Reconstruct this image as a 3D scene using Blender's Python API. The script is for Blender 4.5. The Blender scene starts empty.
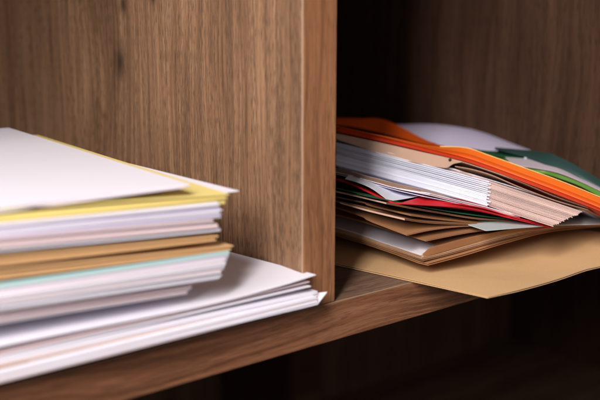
import bpy, bmesh, math, random
import numpy as np
from mathutils import Vector
random.seed(7); rng = random.Random(11)
SC = bpy.context.scene; COL = SC.collection
R = math.radians

# ------------------------------------------------------------------ camera
CAM = np.array([-0.32137814, -0.39983474, 0.17048533])
FPX = 900.0
pitch = math.atan(182/FPX); al = math.atan(1150*math.cos(pitch)/FPX)
h_ = np.array([math.cos(al), math.sin(al), 0]); r_ = np.array([math.sin(al), -math.cos(al), 0]); z_ = np.array([0, 0, 1.])
FW = h_*math.cos(pitch)-z_*math.sin(pitch); CU = z_*math.cos(pitch)+h_*math.sin(pitch)
def ray(x, y): return FW*FPX+r_*(x-300)-CU*(y-200)
def at(x, y, Y):                                   # point of the sight line at depth Y inside the shelf
    d = ray(x, y); return Vector(CAM+d*((Y-CAM[1])/d[1]))
def at_z(x, y, Z):
    d = ray(x, y); return Vector(CAM+d*((Z-CAM[2])/d[2]))
cd = bpy.data.cameras.new('camera'); cam = bpy.data.objects.new('camera', cd); COL.objects.link(cam)
cam.location = CAM
from mathutils import Matrix
cam.rotation_euler = Matrix((Vector(r_), Vector(CU), Vector(-FW))).transposed().to_euler()
cd.sensor_width = 36; cd.lens = 36*FPX/600; cd.clip_start = 0.01; cd.clip_end = 50
cd.dof.use_dof = True
cd.dof.focus_distance = float(np.dot(np.array([0.085, 0.03, 0.05])-CAM, FW))
cd.dof.aperture_fstop = 5.4
SC.camera = cam

# ------------------------------------------------------------------ materials
def nt(name):
    m = bpy.data.materials.new(name); m.use_nodes = True
    t = m.node_tree; b = t.nodes['Principled BSDF']
    return m, t, b
def N(t, typ, **k):
    n = t.nodes.new(typ)
    for a, v in k.items(): setattr(n, a, v)
    return n
def math_(t, op, a, b=None, c=None):
    n = N(t, 'ShaderNodeMath', operation=op)
    for i, v in enumerate((a, b, c)):
        if v is None: continue
        if isinstance(v, (int, float)): n.inputs[i].default_value = v
        else: t.links.new(v, n.inputs[i])
    return n.outputs[0]
def ramp(t, fac, stops):
    n = N(t, 'ShaderNodeValToRGB'); t.links.new(fac, n.inputs[0])
    el = n.color_ramp.elements
    while len(el) < len(stops): el.new(0.5)
    for e, (p, c) in zip(el, stops): e.position = p; e.color = (*c, 1) if len(c) == 3 else c
    return n.outputs[0]
def mix(t, fac, a, b, blend='MIX'):
    n = N(t, 'ShaderNodeMix', data_type='RGBA', blend_type=blend)
    for i, v in ((0, fac), (6, a), (7, b)):
        if isinstance(v, (int, float)): n.inputs[i].default_value = v
        elif isinstance(v, tuple): n.inputs[i].default_value = (*v, 1)
        else: t.links.new(v, n.inputs[i])
    return n.outputs[2]

def wood(name, along, across, dark, mid, light, pore=0.6, knots=(), rough=0.5, ringscale=55, seed=0.0, contrast=1.0, poredark=0.35, poresize=1.0, porelen=1.0, porecov=0.0, spec=.35):
    """oak laminate: 'along' axis of the grain, 'across' axis over it"""
    m, t, b = nt(name)
    tc = N(t, 'ShaderNodeTexCoord'); sp = N(t, 'ShaderNodeSeparateXYZ'); t.links.new(tc.outputs['Object'], sp.inputs[0])
    ax = {'X': sp.outputs[0], 'Y': sp.outputs[1], 'Z': sp.outputs[2]}
    A, C = ax[along], ax[across]
    third = ax[[k for k in 'XYZ' if k not in (along, across)][0]]
    def vec(x, y, z):
        n = N(t, 'ShaderNodeCombineXYZ')
        for i, v in enumerate((x, y, z)):
            if isinstance(v, (int, float)): n.inputs[i].default_value = v
            else: t.links.new(v, n.inputs[i])
        return n.outputs[0]
    def noise(v, sc, det=4, ro=0.55, dist=0.0):
        n = N(t, 'ShaderNodeTexNoise'); n.inputs['Scale'].default_value = sc; n.inputs['Detail'].default_value = det
        n.inputs['Roughness'].default_value = ro; n.inputs['Distortion'].default_value = dist
        t.links.new(v, n.inputs['Vector']); return n.outputs['Fac']
    # slow wander of the grain lines
    w = noise(vec(math_(t, 'MULTIPLY', C, 14), math_(t, 'MULTIPLY', A, 3.2), seed), 1.0, 2)
    h = math_(t, 'ADD', C, math_(t, 'MULTIPLY', math_(t, 'SUBTRACT', w, 0.5), 0.05))
    kd = None
    for (kc, ka, kr, amp) in knots:
        dc = math_(t, 'SUBTRACT', C, kc); da = math_(t, 'MULTIPLY', math_(t, 'SUBTRACT', A, ka), 0.28)
        d2 = math_(t, 'ADD', math_(t, 'MULTIPLY', dc, dc), math_(t, 'MULTIPLY', da, da))
        g = math_(t, 'POWER', 2.718, math_(t, 'MULTIPLY', d2, -1/(kr*kr)))
        h = math_(t, 'ADD', h, math_(t, 'MULTIPLY', g, amp))
        dk = math_(t, 'ADD', math_(t, 'MULTIPLY', dc, dc), math_(t, 'MULTIPLY', math_(t, 'MULTIPLY', da, da), 6.0))
        k = math_(t, 'POWER', 2.718, math_(t, 'MULTIPLY', dk, -1/(kr*kr*0.022)))
        kd = k if kd is None else math_(t, 'MAXIMUM', kd, k)
    h2 = math_(t, 'ADD', C, math_(t, 'MULTIPLY', math_(t, 'SUBTRACT', h, C), 0.4))
    rings = noise(vec(math_(t, 'MULTIPLY', h, ringscale), math_(t, 'MULTIPLY', A, 2.0), math_(t, 'ADD', math_(t, 'MULTIPLY', third, 2.0), seed+3)), 1.0, 3, 0.6)
    fine = noise(vec(math_(t, 'MULTIPLY', h2, 420), math_(t, 'MULTIPLY', A, 12), seed+9), 1.0, 4, 0.65)
    blot = noise(vec(math_(t, 'MULTIPLY', C, 10), math_(t, 'MULTIPLY', A, 5), seed+5), 1.0, 2)
    f = math_(t, 'ADD', math_(t, 'MULTIPLY', rings, 0.5*contrast), math_(t, 'MULTIPLY', fine, 0.36))
    f = math_(t, 'ADD', f, math_(t, 'MULTIPLY', blot, 0.22))
    f = math_(t, 'SUBTRACT', f, 0.04+0.25*(contrast-1))
    col = ramp(t, f, [(0.36, dark), (0.5, mid), (0.66, light)])
    # short open pores
    p1 = noise(vec(math_(t, 'MULTIPLY', h2, 1250/poresize), math_(t, 'MULTIPLY', A, 75/porelen), seed+1), 1.0, 2, 0.5)
    pr = noise(vec(math_(t, 'MULTIPLY', h2, 130), math_(t, 'MULTIPLY', A, 6), seed+7), 1.0, 2)
    pm = ramp(t, math_(t, 'ADD', math_(t, 'MULTIPLY', p1, 0.75), math_(t, 'MULTIPLY', pr, 0.35)), [(0.57-porecov, (0, 0, 0)), (0.66-porecov, (1, 1, 1))])
    pf = math_(t, 'MULTIPLY', pm, pore)
    ln = noise(vec(math_(t, 'MULTIPLY', h, 300), math_(t, 'MULTIPLY', A, 2.5), seed+13), 1.0, 2, 0.5)
    lm = ramp(t, ln, [(0.56, (0, 0, 0)), (0.66, (1, 1, 1))])
    col = mix(t, math_(t, 'MULTIPLY', lm, 0.42), col, tuple(c*.42 for c in mid))
    col = mix(t, pf, col, tuple(c*poredark for c in mid))
    if kd is not None: col = mix(t, math_(t, 'MULTIPLY', kd, 0.85), col, tuple(c*0.28 for c in dark))
    t.links.new(col, b.inputs['Base Color'])
    rr = math_(t, 'ADD', rough, math_(t, 'MULTIPLY', pf, 0.25)); t.links.new(rr, b.inputs['Roughness'])
    b.inputs['Specular IOR Level'].default_value = spec
    bp = N(t, 'ShaderNodeBump'); bp.inputs['Distance'].default_value = 0.00025; bp.inputs['Strength'].default_value = 0.7
    hh = math_(t, 'SUBTRACT', math_(t, 'MULTIPLY', fine, 0.35), pf); t.links.new(hh, bp.inputs['Height'])
    t.links.new(bp.outputs[0], b.inputs['Normal'])
    return m

def paper(name, c, var=0.04, rough=0.62, fibre=0.04, bump=0.25, spec=0.3, trans=0.0):
    m, t, b = nt(name)
    tc = N(t, 'ShaderNodeTexCoord'); oi = N(t, 'ShaderNodeObjectInfo')
    n = N(t, 'ShaderNodeTexNoise'); n.inputs['Scale'].default_value = 35; n.inputs['Detail'].default_value = 5
    t.links.new(tc.outputs['Object'], n.inputs['Vector'])
    n2 = N(t, 'ShaderNodeTexNoise'); n2.inputs['Scale'].default_value = 900; n2.inputs['Detail'].default_value = 2
    t.links.new(tc.outputs['Object'], n2.inputs['Vector'])
    v = math_(t, 'ADD', math_(t, 'MULTIPLY', math_(t, 'SUBTRACT', n.outputs['Fac'], 0.5), var*2), 1.0)
    v = math_(t, 'ADD', v, math_(t, 'MULTIPLY', math_(t, 'SUBTRACT', oi.outputs['Random'], 0.5), var*2.2))
    v = math_(t, 'ADD', v, math_(t, 'MULTIPLY', math_(t, 'SUBTRACT', n2.outputs['Fac'], 0.5), fibre))
    vm = N(t, 'ShaderNodeVectorMath', operation='SCALE'); vm.inputs[0].default_value = c
    t.links.new(v, vm.inputs['Scale']); t.links.new(vm.outputs[0], b.inputs['Base Color'])
    b.inputs['Roughness'].default_value = rough; b.inputs['Specular IOR Level'].default_value = spec
    bp = N(t, 'ShaderNodeBump'); bp.inputs['Distance'].default_value = 0.0006; bp.inputs['Strength'].default_value = bump
    t.links.new(n.outputs['Fac'], bp.inputs['Height']); t.links.new(bp.outputs[0], b.inputs['Normal'])
    return m

kpos = [at_z(0, 0, 0)]
def onX(x, y, X=0.0):
    d = ray(x, y); p = CAM+d*((X-CAM[0])/d[0]); return p
k1 = onX(123, 4); k2 = onX(153, -3); k3 = onX(120, 62)
M = {}
M['face'] = wood('oak_laminate_upright', 'Z', 'Y', (.085, .041, .022), (.245, .130, .072), (.40, .232, .136), pore=0.68,
                 knots=((k1[1], k1[2], .034, .017), (k2[1], k2[2], .026, -.010), (k3[1], k3[2], .052, .030)), ringscale=85, seed=2.0, contrast=.8, poresize=.72, porelen=.62, porecov=.02, poredark=.30)
M['faceShade'] = wood('oak_laminate_shaded', 'Z', 'Y', (.040, .018, .010), (.066, .032, .019), (.100, .052, .032), pore=0.6, ringscale=45, seed=21.0, rough=.7, spec=.12)  # darkened copy of the oak: shade of the inner walls painted into the colour
M['edgeZ'] = wood('oak_edge_upright', 'Z', 'X', (.19, .076, .032), (.31, .13, .058), (.42, .20, .098), pore=0.5, ringscale=170, seed=4.0, poresize=.8, contrast=.8)
M['shelf'] = wood('oak_laminate_shelf', 'X', 'Y', (.09, .045, .027), (.17, .095, .062), (.27, .165, .115), pore=0.6, ringscale=60, seed=6.0)
M['edgeX'] = wood('oak_edge_shelf', 'X', 'Z', (.095, .033, .014), (.235, .094, .045), (.37, .17, .094), pore=0.55, ringscale=260, seed=8.0, poresize=.6, contrast=1.0)
M['back'] = wood('oak_laminate_back', 'Z', 'X', (.07, .038, .024), (.13, .075, .048), (.19, .115, .075), pore=0.5, ringscale=40, seed=10.0)
M['seam'] = paper('pale_edge_seam', (.42, .29, .20), .08)
M['white'] = paper('white_paper', (.79, .76, .84), .02)
M['whitecool'] = paper('cool_white_paper', (.80, .81, .92), .02)
M['lilac'] = paper('lilac_paper', (.66, .60, .78), .03)
M['rose'] = paper('rose_white_paper', (.74, .58, .60), .04)
M['pinkish'] = paper('pinkish_paper', (.70, .50, .45), .07)
M['yellow'] = paper('yellow_card', (.85, .69, .25), .03)
M['manila'] = paper('manila_card', (.50, .315, .225), .04, fibre=.15)
M['kraft'] = paper('gold_kraft_paper', (.64, .405, .205), .07, fibre=.22, bump=.5)
M['brown'] = paper('brown_kraft_paper', (.34, .158, .072), .07, fibre=.22)
M['brownD'] = paper('dark_kraft_paper', (.27, .125, .058), .07, fibre=.22)
M['amber'] = paper('amber_kraft_paper', (.70, .43, .21), .05, fibre=.2)
M['cyan'] = paper('pale_cyan_paper', (.50, .72, .74), .03)
M['orange'] = paper('orange_card', (.76, .10, .008), .10, fibre=.15, bump=.5, rough=.5)
M['vermilion'] = paper('vermilion_card', (.60, .045, .008), .10, fibre=.15, rough=.5)
M['lightorange'] = paper('light_orange_card', (.80, .145, .014), .10, fibre=.15, bump=.5, rough=.5)
M['red'] = paper('red_card', (.62, .02, .03), .04, rough=.4)
M['green'] = paper('green_card', (.09, .22, .04), .04, rough=.45)
M['dgreen'] = paper('dark_green_card', (.012, .09, .035), .06, rough=.45)
M['teal'] = paper('teal_card', (.022, .050, .046), .06, rough=.4)
M['grey'] = paper('grey_blue_paper', (.50, .55, .56), .03)
M['mauve'] = paper('mauve_paper', (.60, .50, .56), .04)
M['lemon'] = paper('lemon_card', (.80, .66, .22), .03)
M['metal'] = nt('dark_metal')[0]
M['metal'].node_tree.nodes['Principled BSDF'].inputs['Base Color'].default_value = (.05, .04, .035, 1)
M['metal'].node_tree.nodes['Principled BSDF'].inputs['Metallic'].default_value = 1

# ------------------------------------------------------------------ builders
def tag(o, label, cat, group=None, kind=None):
    if label: o['label'] = label
    if cat: o['category'] = cat
    if group: o['group'] = group
    if kind: o['kind'] = kind
    return o
def thing(name, loc, label, cat, group=None):
    o = bpy.data.objects.new(name, None); o.empty_display_size = .02; COL.objects.link(o); o.location = loc
    return tag(o, label, cat, group)
def link(name, me, mat, parent, origin):
    o = bpy.data.objects.new(name, me); COL.objects.link(o); me.materials.append(mat)
    if parent: o.parent = parent
    else: o.location = origin
    return o
def box(name, lo, hi, mat, parent, bev=.0006):
    bm = bmesh.new(); bmesh.ops.create_cube(bm, size=1)
    lo, hi = Vector(lo), Vector(hi)
    for v in bm.verts: v.co = Vector([(lo[i]+hi[i])/2+v.co[i]*(hi[i]-lo[i]) for i in range(3)])
    if bev: bmesh.ops.bevel(bm, geom=bm.edges[:], offset=bev, segments=2, affect='EDGES', profile=.6)
    me = bpy.data.meshes.new(name); bm.to_mesh(me); bm.free()
    return link(name, me, mat, parent, None)
def crom(pts, n):
    pts = [Vector(p) for p in pts]
    if len(pts) == 1: return [pts[0].copy() for _ in range(n)]
    if len(pts) == 2: return [pts[0].lerp(pts[1], i/(n-1)) for i in range(n)]
    P = [2*pts[0]-pts[1]]+pts+[2*pts[-1]-pts[-2]]
    L = [0]
    for i in range(len(pts)-1): L.append(L[-1]+(pts[i+1]-pts[i]).length)
    out = []
    for i in range(n):
        s = L[-1]*i/(n-1); k = 0
        while k < len(pts)-2 and s > L[k+1]: k += 1
        u = (s-L[k])/max(1e-9, L[k+1]-L[k]); a, b, c, d = P[k:k+4]
        out.append(.5*((2*b)+(c-a)*u+(2*a-5*b+4*c-d)*u*u+(3*b-a-3*c+d)*u**3))
    return out
def loft(name, A, B, mat, th=.00025, parent=None, origin=None, n=28, m=12, wav=.0003, curl=None, ragged=0.0):
    """a sheet between curve A and curve B; thickness goes downward"""
    a = crom(A, n); b = crom(B, n)
    org = Vector(parent.location) if parent else Vector(origin if origin is not None else a[0])
    ph = [rng.uniform(0, 6.28) for _ in range(6)]; fr = [rng.uniform(.6, 1.6) for _ in range(4)]
    bm = bmesh.new(); top = []; bot = []
    for i in range(n):
        rt = []; rb = []
        u = i/(n-1)
        for j in range(m):
            v = j/(m-1)
            p = a[i].lerp(b[i], v)
            w = math.sin(ph[0]+6.28*fr[0]*u)*.5+math.sin(ph[1]+6.28*fr[1]*v+3*u)*.5
            p.z += wav*w
            if curl: p += curl(u, v)
            if ragged: p += Vector((rng.uniform(-1, 1), rng.uniform(-1, 1), 0))*ragged*(1 if v == 0 else 0)
            rt.append(bm.verts.new(p-org)); rb.append(bm.verts.new(p-org-Vector((0, 0, th))))
        top.append(rt); bot.append(rb)
    for i in range(n-1):
        for j in range(m-1):
            bm.faces.new((top[i][j], top[i+1][j], top[i+1][j+1], top[i][j+1]))
            bm.faces.new((bot[i][j], bot[i][j+1], bot[i+1][j+1], bot[i+1][j]))
    for i in range(n-1):
        bm.faces.new((top[i][0], bot[i][0], bot[i+1][0], top[i+1][0])); bm.faces.new((top[i][-1], top[i+1][-1], bot[i+1][-1], bot[i][-1]))
    for j in range(m-1):
        bm.faces.new((top[0][j], top[0][j+1], bot[0][j+1], bot[0][j])); bm.faces.new((top[-1][j], bot[-1][j], bot[-1][j+1], top[-1][j+1]))
    bmesh.ops.recalc_face_normals(bm, faces=bm.faces[:])
    for f in bm.faces:
        f.smooth = True
    me = bpy.data.meshes.new(name); bm.to_mesh(me); bm.free()
    me.set_sharp_from_angle(angle=R(40))
    return link(name, me, mat, parent, org)
V = Vector
def off(pts, d): return [V(p)+V(d) for p in pts]

# ------------------------------------------------------------------ the shelving unit
T = .025; H = .40; XR = .345; XL = -1.1; XF = 1.0; DEP = .62
case = thing('shelving_unit', (0, 0, 0), 'brown oak laminate shelving unit whose open compartments hold the papers', 'shelving unit')
def upright(name, x0, x1, z0, z1, y0, mat):
    o = box(name, (x0, y0+.0012, z0), (x1, DEP, z1), mat, case)
    e = box('edge_banding', (x0+.0006, y0, z0+.0002), (x1, y0+.0015, z1-.0002), M['edgeZ'], o, .0004)
    return o, e
dv, de = upright('divider', 0, T, .0001, H, 0, M['face'])
box('seam', (-.0001, .0002, .0002), (.0005, .0010, H-.0002), M['seam'], dv, .0002)
upright('side_panel', XR, XR+T, .0001, H, 0, M['faceShade'])
upright('side_panel', XL-T, XL, .0001, H, 0, M['faceShade'])
def shelf(name, z0, z1):
    o = box(name, (XL-T, .0012, z0), (XF+T, DEP, z1), M['shelf'], case)
    box('edge_banding', (XL-T, 0, z0), (XF+T, .0015, z1-.0007), M['edgeX'], o, .0005)
    return o
sb = shelf('shelf', -T, 0)
box('seam', (XL-T, .0002, -.0007), (XF+T, .0008, -.0003), M['seam'], sb, .0002)
shelf('shelf', H+.0001, H+T)
shelf('shelf', -T-H-T, -T-H)
upright('side_panel', XF, XF+T, -T-H+.0001, -T-.0001, 0, M['faceShade'])
upright('side_panel', XF, XF+T, .0001, H, 0, M['faceShade'])
upright('side_panel', XL-T, XL, -T-H+.0001, -T-.0001, 0, M['faceShade'])
box('back_panel', (XL-T, DEP+.0002, -T-H-T), (XF+T, DEP+.008, H+T), M['back'], case, 0)
q = at(309, 370, .45)
rear_, band_ = upright('divider', q.x-.026, q.x+.020, -T-H+.0001, -T-.0001, .45, M['faceShade'])
band_.data.materials[0] = M['faceShade']  # banding takes the darkened oak too, shade of the recess put into its colour


# ------------------------------------------------------------------ left stack
def leftsheet(name, Npx, Fpx, Rpx, y0, y1, mat, th, w=.215, l=.297, zr=None, parent=None, label=None, cat='paper sheet', group=None, wav=.0003, curl=None, yb=None, mid=None):
    """Npx: near right corner, Fpx: a pixel of the front edge far left, Rpx: a pixel on the right edge going back"""
    n = at(*Npx, y0); f = at(*Fpx, y1)
    r = at_z(*Rpx, n.z+.0005) if Rpx else n+V((.0, .2, 0))
    dr = (r-n).normalized()*l; df = (f-n).normalized()
    F = [n, n+df*w] if not mid else [n]+[at(px, py, yy) for px, py, yy in mid]+[f, f+df*(w-(f-n).length)]
    o = loft(name, F, off(F, dr), mat, th, parent=parent, wav=wav, curl=curl, n=40, m=20)
    if not parent and label: tag(o, label, cat, group)
    return o
def jit(a): return rng.uniform(-a, a)
def bunch(count, Ntop, Nbot, Ftop, Fbot, y, mats, th, label, group, jn=1.5, Rd=(90, 25), name='paper_sheet', cat='paper sheet', w=.21):
    for k in range(count):
        s = (k+.5)/count
        j = jit(jn)
        nx = (Ntop[0]*(1-s)+Nbot[0]*s+j, Ntop[1]*(1-s)+Nbot[1]*s-j*.12)
        fx = (0, Ftop*(1-s)+Fbot*s)
        yy = y+jit(.0012)
        leftsheet(name, nx, fx, (nx[0]-Rd[0], nx[1]-Rd[1]), yy, yy, rng.choice(mats), rng.uniform(*th) if isinstance(th, tuple) else th, w=w+jit(.003), label=label, group=group, cat=cat, wav=.0002)

# bottom pile of the left stack
FR = -.007
leftsheet('paper_sheet', (327, 301.5), (0, 374), (240, 262), FR-.004, FR-.004, M['white'], .0005, w=.29, label='lowest white sheet of the left stack, its corner curled up over the shelf edge', curl=lambda u, v: V((.0, .0, .006*max(0, 1-u/.03)**2*max(0, 1-v*16))), mid=[(318, 304, FR-.004), (200, 331, FR-.004)], wav=.0001)
for k in range(6):
    s = k/6
    leftsheet('paper_sheet', (318-2*s+jit(1), 303-8*s), (0, 381-11*s), (231, 277-7*s), FR-.003+jit(.001), FR-.004, M['white'] if k % 3 else M['rose'], .0010, w=.27, label='white sheet in the low pile just above the curled bottom sheet, left stack', group='white sheets at the foot of the left stack', wav=.0001)
# brown envelope peeping out
e = thing('envelope', at(318, 296, FR), 'thin brown envelope between the white sheets at the foot of the left stack', 'envelope')
leftsheet('front_panel', (319, 295), (0, 366), (229, 268), FR, FR-.001, M['manila'], .0006, w=.25, parent=e, wav=.0001)
leftsheet('back_panel', (318, 297), (0, 369), (228, 270), FR, FR-.001, M['manila'], .0007, w=.25, parent=e, wav=.0001)
for k in range(5):
    s = k/5
    leftsheet('paper_sheet', (317+jit(1.2), 294.5-4.2*s), (0, 365-9*s), (227, 268-4*s), FR+jit(.001), FR, M['white'], .0008, w=.25, label='white sheet in the middle of the lower left pile, above the thin brown envelope', group='white sheets in the middle of the lower left pile', wav=.0001)
leftsheet('paper_sheet', (311, 286), (0, 357), (226, 262), FR, FR, M['white'], .0006, w=.26, label='white sheet third from the top of the lower left pile', wav=.0001)
leftsheet('paper_sheet', (309.5, 281.5), (0, 354), (226, 256), FR+.001, FR, M['rose'], .0006, w=.26, label='slightly pink sheet second from the top of the lower left pile', wav=.0001)
leftsheet('paper_sheet', (316, 274.5), (0, 346), (225, 250.5), FR, FR, M['white'], .0005, w=.27, label='wide white sheet lying on top of the lower left pile, below the tan envelopes', mid=[(277, 286.5, FR), (200, 306, FR)], wav=.0001)

# upper pile of the left stack
bunch(6, (193, 284), (186, 293), 311, 323, FR+.004, [M['rose'], M['white'], M['rose']], .0010, 'pinkish sheet in the short bundle at the base of the upper left pile', 'pinkish sheets at the base of the upper left pile', jn=2.5)
bunch(21, (228, 253), (219, 279), 288, 310.5, FR, [M['white'], M['white'], M['lilac'], M['white'], M['rose']], (.0006, .00105), 'white sheet in the thick bundle under the pale cyan sheet, left stack', 'white sheets under the pale cyan sheet', jn=1.6)
leftsheet('paper_sheet', (229, 250.5), (0, 284), (150, 230), FR, FR, M['cyan'], .0022, label='pale cyan sheet under the two tan envelopes, left stack', wav=.0001)
def left_env(label, Nn, F1, F2, dn, mat, flip):
    e = thing('envelope', at(*Nn, FR), label, 'envelope', 'tan envelopes in the left stack')
    leftsheet('front_panel', Nn, F1, (Nn[0]-100, Nn[1]-30), FR, FR, mat, .0007, parent=e, wav=.0002)
    leftsheet('back_panel', (Nn[0]-2.5, Nn[1]+dn), F2, (Nn[0]-102, Nn[1]-30+dn), FR, FR, mat, .0008, parent=e, wav=.0002)
    leftsheet('flap', (Nn[0]-4, Nn[1]+dn*.5), (0, (F1[1]+F2[1])/2), (Nn[0]-104, Nn[1]-30+dn*.5), FR+.001, FR+.001, mat, .0012, parent=e, wav=.0001)
    return e
left_env('lower tan envelope with the sharp corner jutting right over the cyan sheet', (233.5, 245.5), (0, 270), (0, 278), 3.6, M['amber'], 0)
left_env('upper tan envelope with the shorter corner below the lilac white bundle', (218.5, 236), (0, 257), (0, 264), 3.2, M['amber'], 0)
bunch(7, (212, 219), (222, 229.5), 237, 251, FR, [M['rose'], M['mauve'], M['rose'], M['lilac'], M['white'], M['white'], M['white']], .0011, 'pale sheet low in the bundle resting on the upper tan envelope, left stack', 'pale sheets resting on the upper tan envelope', jn=1)
bunch(12, (219, 201), (222, 217), 223, 237, FR, [M['white'], M['lilac'], M['white'], M['white'], M['lilac']], (.0006, .0010), 'white sheet in the bundle just under the yellow folder, left stack', 'white sheets under the yellow folder', jn=2)
# white sheet with a pointed corner over the yellow folder
zc = at(228, 197.0, FR).z; yc = at_z(239, 190.6, zc).y
leftsheet('paper_sheet', (239, 190.6), (0, 222), (176, 175.0), yc, yc+.008, M['white'], .0004, w=.2, label='white sheet whose pointed corner juts out beyond the yellow folder', wav=.0001)
e = thing('folder', at(228, 194, FR), 'yellow card folder near the top of the left stack', 'folder')
leftsheet('front_cover', (229, 194.3), (0, 209), (100, 154.2), FR, FR, M['yellow'], .0006, parent=e, wav=.0001)
leftsheet('back_cover', (227, 197.6), (0, 220), (99, 157.3), FR, FR, M['yellow'], .0006, parent=e, wav=.0001)
leftsheet('spine', (225, 195.4), (0, 214.3), (97, 155.2), FR+.0008, FR+.0008, M['yellow'], .0046, l=.29, parent=e, wav=.0)
for k, (nx, ny, fy, rx, ry, lab, mm) in enumerate([
        (184, 187, 211.5, 1, 130.5, 'lower of the white sheets stacked on the yellow folder', 'white'),
        (188, 185.6, 210.5, 1, 127.6, 'middle white sheet of the three on the yellow folder', 'rose'),
        (190, 184.2, 208, 0, 124.8, 'topmost white sheet of the left stack, above the yellow folder', 'white')]):
    leftsheet('paper_sheet', (nx, ny), (0, fy), (rx, ry), FR+.001*k, FR, M[mm], .0007, label=lab, wav=.0002)

# ------------------------------------------------------------------ right stack
def rs(name, left, front, mat, th=.0004, w=.2, l=.26, parent=None, label=None, cat='envelope', group=None, wav=.0003, zt=None, n=30, m=26, curl=None, org=None):
    """left: [(px,py,y)] left edge from near corner going back; front: [(px,py,y)] front edge from the near corner going right"""
    Lp = [at(*p) for p in left]; Fp = [Lp[0]]+[at(*p) for p in front]
    d = (Lp[-1]-Lp[-2]); d = d.normalized(); tot = sum((Lp[i+1]-Lp[i]).length for i in range(len(Lp)-1))
    if tot < l: Lp.append(Lp[-1]+V((d.x, d.y, d.z*.5)).normalized()*(l-tot))
    d = (Fp[-1]-Fp[-2]).normalized(); tot = sum((Fp[i+1]-Fp[i]).length for i in range(len(Fp)-1))
    if tot < w: Fp.append(Fp[-1]+d*(w-tot))
    a = crom(Lp, m); F = crom(Fp, n)
    back = [p-Fp[0]+Lp[-1] for p in F]
    # sweep: front curve F carried along the left edge curve a
    def curl2(u, v):
        k = v*(m-1); i = min(int(k), m-2); q = a[i].lerp(a[i+1], k-i)
        lin = a[0].lerp(a[-1], v); c = (q-lin)*(1-u)
        if curl: c = c+curl(u, v)
        return c
    o = loft(name, F, back, mat, th, parent=parent, origin=Lp[0], wav=wav, n=n, m=m, curl=curl2)
    if not parent and label: tag(o, label, cat, group)
    return o

# big gold kraft envelope on the shelf
def fullz(px, py, z): p = at_z(px, py, z); return (px, py, p.y)
Nk = fullz(488.5, 297, .0012); Fk = fullz(340, 264.5, .0016)
e = thing('envelope', at(*Nk), 'large gold kraft envelope lying flat on the shelf and overhanging its front edge', 'envelope')
kf = [fullz(520, 289.5, .0010), fullz(556, 279.5, .0002), fullz(585, 269.5, .0012), fullz(600, 266, .0020)]
rs('front_panel', [Nk, Fk], kf, M['kraft'], .0003, w=.20, l=.27, parent=e, wav=.0, curl=lambda u, v: V((0, 0, .0004*math.sin(9*u+5*v)*math.sin(3*v+1)*min(1, v*6))))
rs('back_panel', [(Nk[0]-1, Nk[1]+1.0, Nk[2]), (Fk[0]-1, Fk[1]+1.0, Fk[2])], [(a+1, b+1.2, c) for a, b, c in kf], M['kraft'], .0003, w=.20, l=.27, parent=e, wav=.0)

def env(label, left, front, mat, gap, w, l, group='brown kraft envelopes in the right stack', flap=True, edge=None):
    e = thing('envelope', at(*left[0]), label, 'envelope', group)
    rs('front_panel', left, front, mat, .00035, w=w, l=l, parent=e, wav=.0001)
    dn = lambda ps, g: [(a, b+g, c) for a, b, c in ps]
    rs('back_panel', dn(left, gap), dn(front, gap), mat, .00035, w=w, l=l, parent=e, wav=.0001)
    return e
# the low bundle: y ~ .005 near corner
env('lowest brown envelope of the right stack, resting on the gold kraft envelope',
    [(428, 265, .000), (420, 263.3, .006), (385, 250.5, .045), (340, 236.5, .088)], [(465, 255, -.004), (505, 243, -.01), (550, 231.5, -.014), (600, 226.5, -.02)], M['brown'], -1.6, .19, .22)
for k, (dx, dy, lab) in enumerate([(0, 0, 'a'), (-1, -1.5, 'b'), (0, -2.9, 'c')]):
    env(['brown envelope second from the bottom of the right stack, edge curving up rightwards', 'brown envelope third from the bottom of the right stack, under the folded one',
         'brown envelope fourth from the bottom of the right stack, below the cream sheet'][k],
        [(423+dx, 260.5+dy, .002), (385, 248.5+dy, .045), (340, 234.5+dy, .088)], [(440, 256.5+dy*1.1, .001), (470, 248.6+dy*1.3, -.003), (510, 237.5+dy*.9, -.01), (555, 229+dy*.4, -.014), (600, 225.8+dy*.2, -.02)], M[('brown', 'manila', 'amber')[k]], -1.1, .19, .22)
# folded sheet: white sheet inside
rs('paper_sheet', [(421, 254.5, .004), (385, 242.8, .045), (340, 228, .088)], [(450, 246.5, .001), (490, 236, -.004), (530, 228.5, -.01), (600, 224.8, -.018)], M['white'], .0006, w=.185, l=.22, label='bright white sheet lying on the low bundle of brown envelopes', cat='paper sheet', wav=.0001)
rs('paper_sheet', [(420.5, 255.5, .004), (385, 244, .045), (340, 229.3, .088)], [(450, 248.5, .001), (490, 238, -.004), (530, 229.8, -.01), (600, 225.2, -.018)], M['manila'], .0006, w=.185, l=.22, label='cream sheet directly beneath the bright white sheet in the right stack', cat='paper sheet', wav=.0001)
# brown strip folded over at the right of the corner
e = thing('envelope', at(422, 253, .003), 'brown envelope with its rolled front edge rising right of the bright white sheet', 'envelope', 'brown kraft envelopes in the right stack')
ff = [at(422.5, 254, .003), at(427, 249, .001), at(445, 243.5, -.001), at(480, 235, -.006), at(530, 227.5, -.012), at(600, 224.5, -.02)]
rs_b = loft('front_panel', ff, [at(424, 256, .002), at(440, 252, .0005), at(460, 246, -.002), at(490, 237.5, -.007), at(535, 229, -.013), at(600, 225, -.0205)], M['brown'], .0004, parent=e, wav=0)
loft('back_panel', [at(440, 247, .002), at(470, 239, -.002), at(510, 231, -.008), at(560, 227, -.013)], [p+V((.03, .12, .0)) for p in [at(440, 247, .002), at(470, 239, -.002), at(510, 231, -.008), at(560, 227, -.013)]], M['brown'], .0004, parent=e, wav=0)

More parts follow.
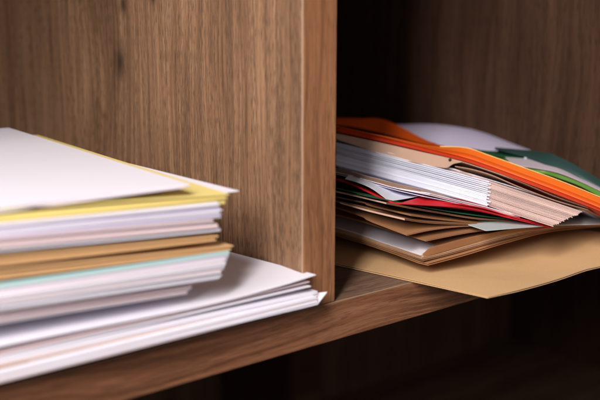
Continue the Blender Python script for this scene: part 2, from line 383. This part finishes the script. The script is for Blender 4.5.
env('brown envelope with a sharp corner pointing forward just above the bright white sheet', [(426, 241, .002), (385, 229, .04), (340, 216, .078)], [(455, 235, .0), (480, 231, -.004), (520, 228.5, -.01), (600, 224, -.02)], M['brown'], -.9, .19, .22)
env('brown envelope whose blunt corner sits left of the forward pointing one', [(407, 235, .008), (370, 221, .035), (340, 209, .06)], [(430, 230, .006), (460, 226.5, .002), (500, 226, -.005), (600, 223.5, -.018)], M['brown'], -.8, .19, .22)
e = env('brown envelope with a pale thick lower edge in the middle of the right stack', [(404.5, 219.5, .008), (370, 211, .03), (340, 202.5, .05)], [(425, 222.5, .006), (450, 224, .003), (500, 224.8, -.005), (600, 223, -.016)], M['brownD'], -1.2, .19, .22)
loft('fold', [at(404.8, 220, .0075), at(370, 211.7, .0295), at(340, 203.3, .0495)], [at(404.6, 218.5, .0078), at(370, 210.3, .0298), at(340, 202.1, .0498)], M['manila'], .0002, parent=e, wav=0)
env('dark brown envelope directly under the pale cornered tan one', [(411, 215.5, .008), (370, 205.8, .035), (340, 198, .055)], [(440, 219.5, .006), (480, 223, -.001), (520, 223.8, -.007), (600, 222, -.015)], M['brown'], -.8, .19, .22)
# grey-blue sheet
rs('paper_sheet', [(486, 230.3, -.018), (468, 224.5, .0), (445, 217.5, .022)], [(520, 227.5, -.024), (560, 225, -.028), (600, 224, -.034)], M['grey'], .0005, w=.16, l=.2, label='grey blue sheet with a clear pointed corner under the red folder', cat='paper sheet', wav=.0,
   curl=lambda u, v: V((0, 0, .0)))
e = env('tan envelope with a small pale corner just under the dark green sheet', [(386, 203.5, .015), (362, 197.5, .035), (336, 191.5, .055)], [(410, 208, .012), (440, 213, .008), (480, 219, -.003), (540, 222.5, -.01)], M['brownD'], -.8, .17, .22)
loft('fold', [at(386.3, 203.8, .0145), at(362, 197.9, .0345), at(336, 192, .0545)], [at(386.2, 202.7, .0148), at(362, 196.9, .0348), at(336, 191.1, .0548)], M['manila'], .0002, parent=e, wav=0)
rs('paper_sheet', [(375, 197.5, .022), (358, 193.5, .035), (336, 188, .055)], [(395, 201, .018), (430, 208, .01), (480, 215.5, -.004), (540, 222, -.012)], M['dgreen'], .0006, w=.17, l=.22, label='dark green sheet showing as a thin line below the red folder', cat='paper sheet', wav=.0)
# red folder
e = thing('folder', at(552, 227, -.03), 'bright red card folder showing a thin edge below the white packet', 'folder')
redA = [(552, 227.5, -.03), (515, 218.8, -.018), (480, 211, -.005), (440, 206, .006), (400, 203.5, .016), (386, 200, .022), (352, 184.5, .06), (336, 179.5, .078)]
RA = [at(*p) for p in redA]
wv = [V((.055, .045, -.012))]*8
loft('back_cover', RA, [p+w for p, w in zip(RA, wv)], M['red'], .0006, parent=e, wav=0, n=50)
RB = [at(a, b-(1.5 if a > 400 else 0.8)-(2.4 if 415 < a < 500 else 0), c) for a, b, c in redA]
loft('front_cover', RB, [p+w for p, w in zip(RB, wv)], M['red'], .0005, parent=e, wav=0, n=50)
loft('pocket', [at(399, 203.3, .014), at(430, 205, .004), at(470, 208.5, -.004), at(510, 217, -.016)], [at(422, 196.5, .020), at(445, 200.5, .008), at(480, 208, .0), at(520, 218, -.013)], M['red'], .0004, parent=e, wav=0)
# lilac white sheet draped over the red folder
LA = [at(425, 194.5, .020), at(405, 198.5, .019), at(389, 200.3, .0195), at(384, 197, .024), at(372, 188.5, .038), at(360, 183, .05), at(345, 178.8, .066)]
LB = [at(432, 192.5, .05), at(420, 190.5, .05), at(405, 186.5, .055), at(395, 183.5, .06), at(380, 179, .07), at(368, 176, .075), at(352, 171.5, .09)]
o = loft('paper_sheet', LA, LB, M['whitecool'], .0003, wav=0, n=50, m=16); tag(o, 'lilac white sheet drooping in a valley over the red folder', 'paper sheet')
# tan folder under the packet
e = thing('folder', at(421, 192, .012), 'tan manila folder with a blunt corner directly under the white packet', 'folder')
T1 = [(422, 192, .014), (395, 186.5, .035), (365, 179, .062), (336, 171.5, .088)]
for nm, g in (('back_cover', 0), ('leaf', -1.1), ('leaf', -2.2), ('front_cover', -3.3)):
    gg = [(a-abs(g)*.8*(1 if i == 0 else 0), b+g, c) for i, (a, b, c) in enumerate(T1)]
    rs(nm, gg, [(436, 195.5+g*.8, .0098), (450, 199.5+g*.5, .007)], M['manila'], .0004, w=.02, l=.2, parent=e, wav=.0)
rs('paper_sheet', [(424, 196.2, .010), (395, 189.5, .033), (370, 182.5, .056), (336, 173.5, .088)], [(450, 201.3, .005), (480, 208.3, -.001), (520, 218, -.014)], M['lilac'], .0005, w=.05, l=.2, label='thin lilac sheet just below the tan manila folder in the right stack', cat='paper sheet', wav=.0)
for g, lab in ((-1.7, 'pale sheet squeezed under the thick white packet, just above the thin lilac sheet'), (-3.2, 'pale sheet touching the underside of the thick white packet')):
    rs('paper_sheet', [(430, 196.2+g*1.0, .0085), (395, 187.5, .033), (370, 180.5, .056), (336, 171.8, .088)], [(450, 201.3+g, .005), (480, 208.3+g, -.001), (520, 218+g*.7, -.014)], M['white' if g < -2 else 'rose'], .0006, w=.05, l=.2, label=lab, cat='paper sheet', wav=.0)


# packet of white and pinkish sheets
bot = [(588-33, 227, -.042), (520, 216, -.018), (490, 206.5, .004), (440, 192.2, .042), (400, 181.3, .073), (365, 172, .10), (336, 164.5, .122)]
top = [(587, 212.5, -.042), (540, 197, -.018), (490, 181, .006), (440, 167.6, .044), (400, 157.3, .075), (365, 148.5, .101), (336, 141.5, .124)]
wdt = V((.055, .045, -.012))
def layer(s):
    return [at(b[0]*(1-s)+t_[0]*s, b[1]*(1-s)+t_[1]*s, b[2]*(1-s)+t_[2]*s) for b, t_ in zip(bot, top)]
KP = 23
for k in range(KP):                               # pinkish sheets
    P = layer((k+.4)/KP)
    Q = [p+V(((.0004, .0004, .0016)[i] if i < 3 else .010, .0004, -.0001)) for i, p in enumerate(P)]
    Q[0] = Q[0].lerp(Q[1], .05+rng.random()*.05)
    o = loft('paper_sheet', Q, off(Q, wdt), M['pinkish'], rng.choice((.00035, .00045, .00055)), n=30, m=6, wav=.00006)
    tag(o, 'long pinkish sheet in the thick packet, reaching forward past the white ones', 'paper sheet', 'long pinkish sheets in the thick packet')
lev = [.03, .09, .15, .21, .27, .33, .39, .45, .515, .59, .665, .745, .825, .905, .975]
for k, s in enumerate(lev):                       # shorter white sheets
    P = layer(s)
    px = 489+(1.6 if k % 2 else -1.2)+jit(.9)+2.5*(s-.5)
    X1 = 520+20*s
    A_ = P[1].lerp(P[2], (X1-px)/(X1-490)) if px > 490 else P[2].lerp(P[3], (490-px)/50)
    sh = jit(.00025)
    W = [p+V((sh-.0002, 0, jit(.00006))) for p in [A_]+P[3:]]
    th = .00088 if s < .5 else (.00072, .00082, .00064)[k % 3]
    o = loft('paper_sheet', W, off(W, (.05, .042, -.022)), M['whitecool'], th, n=26, m=6, wav=.00003)
    tag(o, 'short bright white sheet in the thick packet with ragged ends', 'paper sheet', 'short white sheets in the thick packet')
# a few cool white sheets on the packet end below the orange folder
P = [at(585, 211, -.03), at(540, 195.5, -.008), at(500, 182.5, .008), at(440, 165.5, .048), (at(336, 139.5, .125))]
o = loft('paper_sheet', P, off(P, (.08, .02, -.03)), M['whitecool'], .0004, wav=.0001); tag(o, 'single white sheet lying loose on top of the thick packet', 'paper sheet')

# tan folder over the packet
e = thing('folder', at(453, 160, .035), 'pale tan folder with a notched drooping edge between the packet and the orange folder', 'folder')
A_ = [at(588, 207.5, -.038), at(555, 196, -.02), at(520, 181.5, -.002), at(490, 170.5, .015), at(455, 159.5, .038), at(420, 151.5, .064), at(380, 142.5, .093), at(336, 133.3, .122)]
loft('front_cover', A_, off(A_, (.08, .02, -.03)), M['manila'], .0005, parent=e, wav=0, n=40)
B_ = [at(588, 209.5, -.038), at(555, 200, -.02), at(520, 187.0, -.002), at(492, 175, .014), at(472, 169, .026), at(455, 166, .038)]
loft('back_cover', B_, off(B_, (.08, .02, -.03)), M['manila'], .0005, parent=e, wav=0, n=40)
C_ = [at(462, 161.6, .0335), at(453, 163.5, .037), at(447, 167.2, .0395), at(438, 166.6, .046), at(415, 162.2, .063), at(390, 157.2, .083), at(365, 148.2, .10), at(336, 138.3, .121)]
D_ = [at(461, 161, .034), at(455, 159.8, .038), at(449, 158.3, .0425), at(440, 156.2, .049), at(415, 150.5, .067), at(390, 144.9, .086), at(365, 139.4, .103), at(336, 133.6, .1225)]
loft('flap', C_, D_, M['manila'], .0004, parent=e, wav=0, n=50)
fp = at(450, 159.8, .041)
bm = bmesh.new(); bmesh.ops.create_uvsphere(bm, u_segments=12, v_segments=8, radius=.0012)
me = bpy.data.meshes.new('fastener'); bm.to_mesh(me); bm.free()
o = link('fastener', me, M['metal'], e, None); o.location = fp-e.location+V((-.0006, -.0006, 0))

# orange folder
e = thing('folder', at(600, 208, -.05), 'bright orange card folder slanting across the top of the right stack', 'folder')
dirn = V((.085, .025, -.036))
O_lo = [at(612, 215, -.056), at(600, 209.8, -.05), at(560, 194.5, -.027), at(520, 179.6, -.004), at(490, 168.8, .016), at(465, 160.3, .034), at(430, 151.6, .06), at(390, 142.3, .089), at(336, 130.3, .125)]
loft('back_cover', O_lo, off(O_lo, dirn), M['vermilion'], .0007, parent=e, wav=0, n=50)
O_mid = [at(612, 213, -.056), at(600, 207.5, -.05), at(560, 191.5, -.027), at(520, 176.5, -.004), at(490, 165.5, .016), at(465, 157.2, .034), at(430, 148.5, .06), at(390, 138.8, .089), at(336, 126.5, .125)]
O_up = [at(612, 204, -.05), at(600, 198, -.044), at(560, 181.5, -.02), at(520, 167, .003), at(490, 156, .024), at(466, 148.3, .042), at(430, 145.5, .07), at(390, 137.2, .092), at(336, 125.8, .127)]
O_c = [a.lerp(b, .42) for a, b in zip(O_mid, O_up)]
loft('spine', O_mid, O_c, M['orange'], .0003, parent=e, wav=0, n=60, m=8, curl=lambda u, v: V((-.0009, -.0009, 0))*math.sin(math.pi*v))
loft('leaf', off(O_c, (.0008, .0006, .0002)), off(O_up, (0, 0, 0)), M['lightorange'], .0003, parent=e, wav=.0001, n=60, m=8)
loft('pocket', off(O_lo, (.0016, .0008, .0)), off(O_mid, (.0016, .0008, -.0)), M['vermilion'], .0002, parent=e, wav=0, n=50, m=4)
loft('front_cover', O_up, off(O_up, dirn), M['orange'], .0004, parent=e, wav=0, n=60)
# open flap peaking at the left
F1 = [at(336, 124, .20), at(360, 127.5, .19), at(385, 133.5, .172), at(420, 142.5, .130), at(446, 147.4, .09)]
F2 = [at(336, 117.5, .212), at(360, 118.5, .20), at(385.5, 120, .182), at(425, 139.4, .135), at(446, 146.6, .10)]
loft('flap', F1, F2, M['orange'], .0004, parent=e, wav=0, n=50, m=10)
# yellow sheet edge on the orange folder
Y1 = [at(612, 201.5, -.047), at(600, 196.6, -.041), at(560, 180.4, -.018), at(520, 165.9, .005), at(490, 155.2, .026), at(466, 147.4, .044), at(440, 146, .062)]
o = loft('paper_sheet', Y1, [p+V((.06, .02, -.026)) for p in Y1], M['lemon'], .0005, wav=0, n=50); tag(o, 'lemon yellow card showing as a thin edge along the orange folder', 'card')
# light green card
G1 = [at(612, 196.5, -.04), at(600, 191.5, -.035), at(580, 182.5, -.02), at(560, 174.8, -.006), at(545, 171, .006), at(525, 168, .018)]
G2 = [at(612, 201, -.04), at(600, 196, -.035), at(580, 185.5, -.02), at(560, 178, -.006), at(545, 173.5, .006), at(520, 168.5, .018)]
o = loft('card', G2, G1, M['green'], .0004, wav=0, n=40, m=8); tag(o, 'light green card leaning above the orange folder at the right', 'card')
# white and mauve sheets between the green card and the dark folder
W1 = [at(612, 195, -.03), at(600, 190.3, -.025), at(580, 181, -.010), at(560, 173, .004), at(540, 168.5, .02), at(512, 164.8, .034)]
W2 = [at(612, 187, -.015), at(600, 183, -.01), at(580, 173.5, .006), at(560, 164.8, .022), at(540, 160, .04), at(505, 157, .058)]
o = loft('paper_sheet', W1, W2, M['mauve'], .0004, wav=0, n=30, m=10); tag(o, 'mauve grey sheet between the light green card and the dark teal folder', 'paper sheet')
# dark green folder
e = thing('folder', at(526, 158, .05), 'dark green folder with a small pale corner behind the orange folder', 'folder')
D1 = [at(545, 165, .036), at(532, 161, .043), at(524, 158.5, .049), at(505, 156.5, .062), at(485, 153.5, .074), at(468, 148.8, .086)]
D2 = [at(548, 156, .062), at(535, 153, .07), at(524, 152, .076), at(505, 151.5, .085), at(485, 150.2, .092), at(472, 148.6, .098)]
loft('front_cover', D1, D2, M['dgreen'], .0006, parent=e, wav=0)
loft('back_cover', [p-V((0, 0, .0022)) for p in D1], [p-V((0, 0, .0022)) for p in D2], M['green'], .0005, parent=e, wav=0)
loft('label_tab', [at(526.5, 158.8, .0465), at(524, 158, .0485)], [at(527, 157.6, .047), at(524.5, 156.9, .049)], M['grey'], .0003, parent=e, wav=0, n=3, m=3)
# teal folder with thick rounded edge
e = thing('folder', at(600, 190, -.02), 'dark teal folder with a thick rounded edge at the right of the stack', 'folder')
T1_ = [at(615, 198, -.032), at(600, 191.5, -.02), at(575, 179.5, .0), at(552, 168, .02), at(538, 161, .035), at(520, 155.5, .055), at(495, 149, .08)]
T2_ = [at(615, 186, -.027), at(600, 179.3, -.015), at(575, 165, .005), at(553, 154.3, .027), at(540, 151.6, .043), at(520, 149.4, .062), at(495, 147.2, .088)]
loft('spine', T1_, T2_, M['teal'], .0004, parent=e, wav=0, n=50, m=14, curl=lambda u, v: V((-.0025, -.002, 0))*math.sin(math.pi*v))
loft('front_cover', T2_, off(T2_, (.05, .02, -.022)), M['teal'], .0005, parent=e, wav=0, n=50)
loft('back_cover', T1_, off(T1_, (.05, .03, -.006)), M['teal'], .0005, parent=e, wav=0, n=50)
# loose pale sheets at the back
for k, (dy, mm, lab) in enumerate([(0, 'lilac', 'topmost pale lilac sheet curving at the back of the right stack'), (2.2, 'whitecool', 'pale sheet just below the curved top one at the back of the right stack'), (5, 'lilac', 'pale lilac sheet lowest of the three at the back of the right stack')]):
    S1 = [at(385, 131+dy*.6, .19), at(430, 141+dy*.6, .16), at(460, 147+dy*.4, .13), at(490, 150+dy*.2, .10), at(530, 156, .075)]
    S2 = [at(385, 124.5+dy, .215), at(430, 124+dy, .20), at(460, 127.3+dy, .18), at(490, 134+dy, .155), at(530, 151+dy*.5, .12)]
    o = loft('paper_sheet', S1, S2, M[mm], .0004, wav=0, n=30, m=10, curl=lambda u, v: V((0, 0, .003))*math.sin(math.pi*v)); tag(o, lab, 'paper sheet')

# ------------------------------------------------------------------ light
def area(name, loc, target, size, power, col, sy=None):
    l = bpy.data.lights.new(name, 'AREA'); l.energy = power; l.color = col; l.size = size
    if sy: l.shape = 'RECTANGLE'; l.size_y = sy
    o = bpy.data.objects.new(name, l); COL.objects.link(o); o.location = loc
    o.rotation_euler = (V(target)-V(loc)).to_track_quat('-Z', 'Y').to_euler()
    return o
tg = V((.1, .03, .05))
def aim(az, el, d): return tg+V((-math.cos(R(az))*math.cos(R(el)), -math.sin(R(az))*math.cos(R(el)), math.sin(R(el))))*d
area('window_light', aim(34, 33, 1.35), tg, .17, 21.5, (1.0, .955, .92), .85)
area('added_glow', aim(17, 33, 1.35), tg, .55, 10, (1.0, .955, .92), .8)  # added soft lamp with no source of its own, softens the wall gradient
area('room_fill', (-1.2, -2.0, .9), (0, 0, 0), 1.4, 3.8, (.98, .95, .98))
w = bpy.data.worlds.new('World'); SC.world = w; w.use_nodes = True
w.node_tree.nodes['Background'].inputs[0].default_value = (1, .87, .8, 1); w.node_tree.nodes['Background'].inputs[1].default_value = .13
vs = SC.view_settings; vs.view_transform = 'Standard'; vs.look = 'None'; vs.exposure = 0; vs.gamma = 1
SC.render.engine = 'CYCLES'
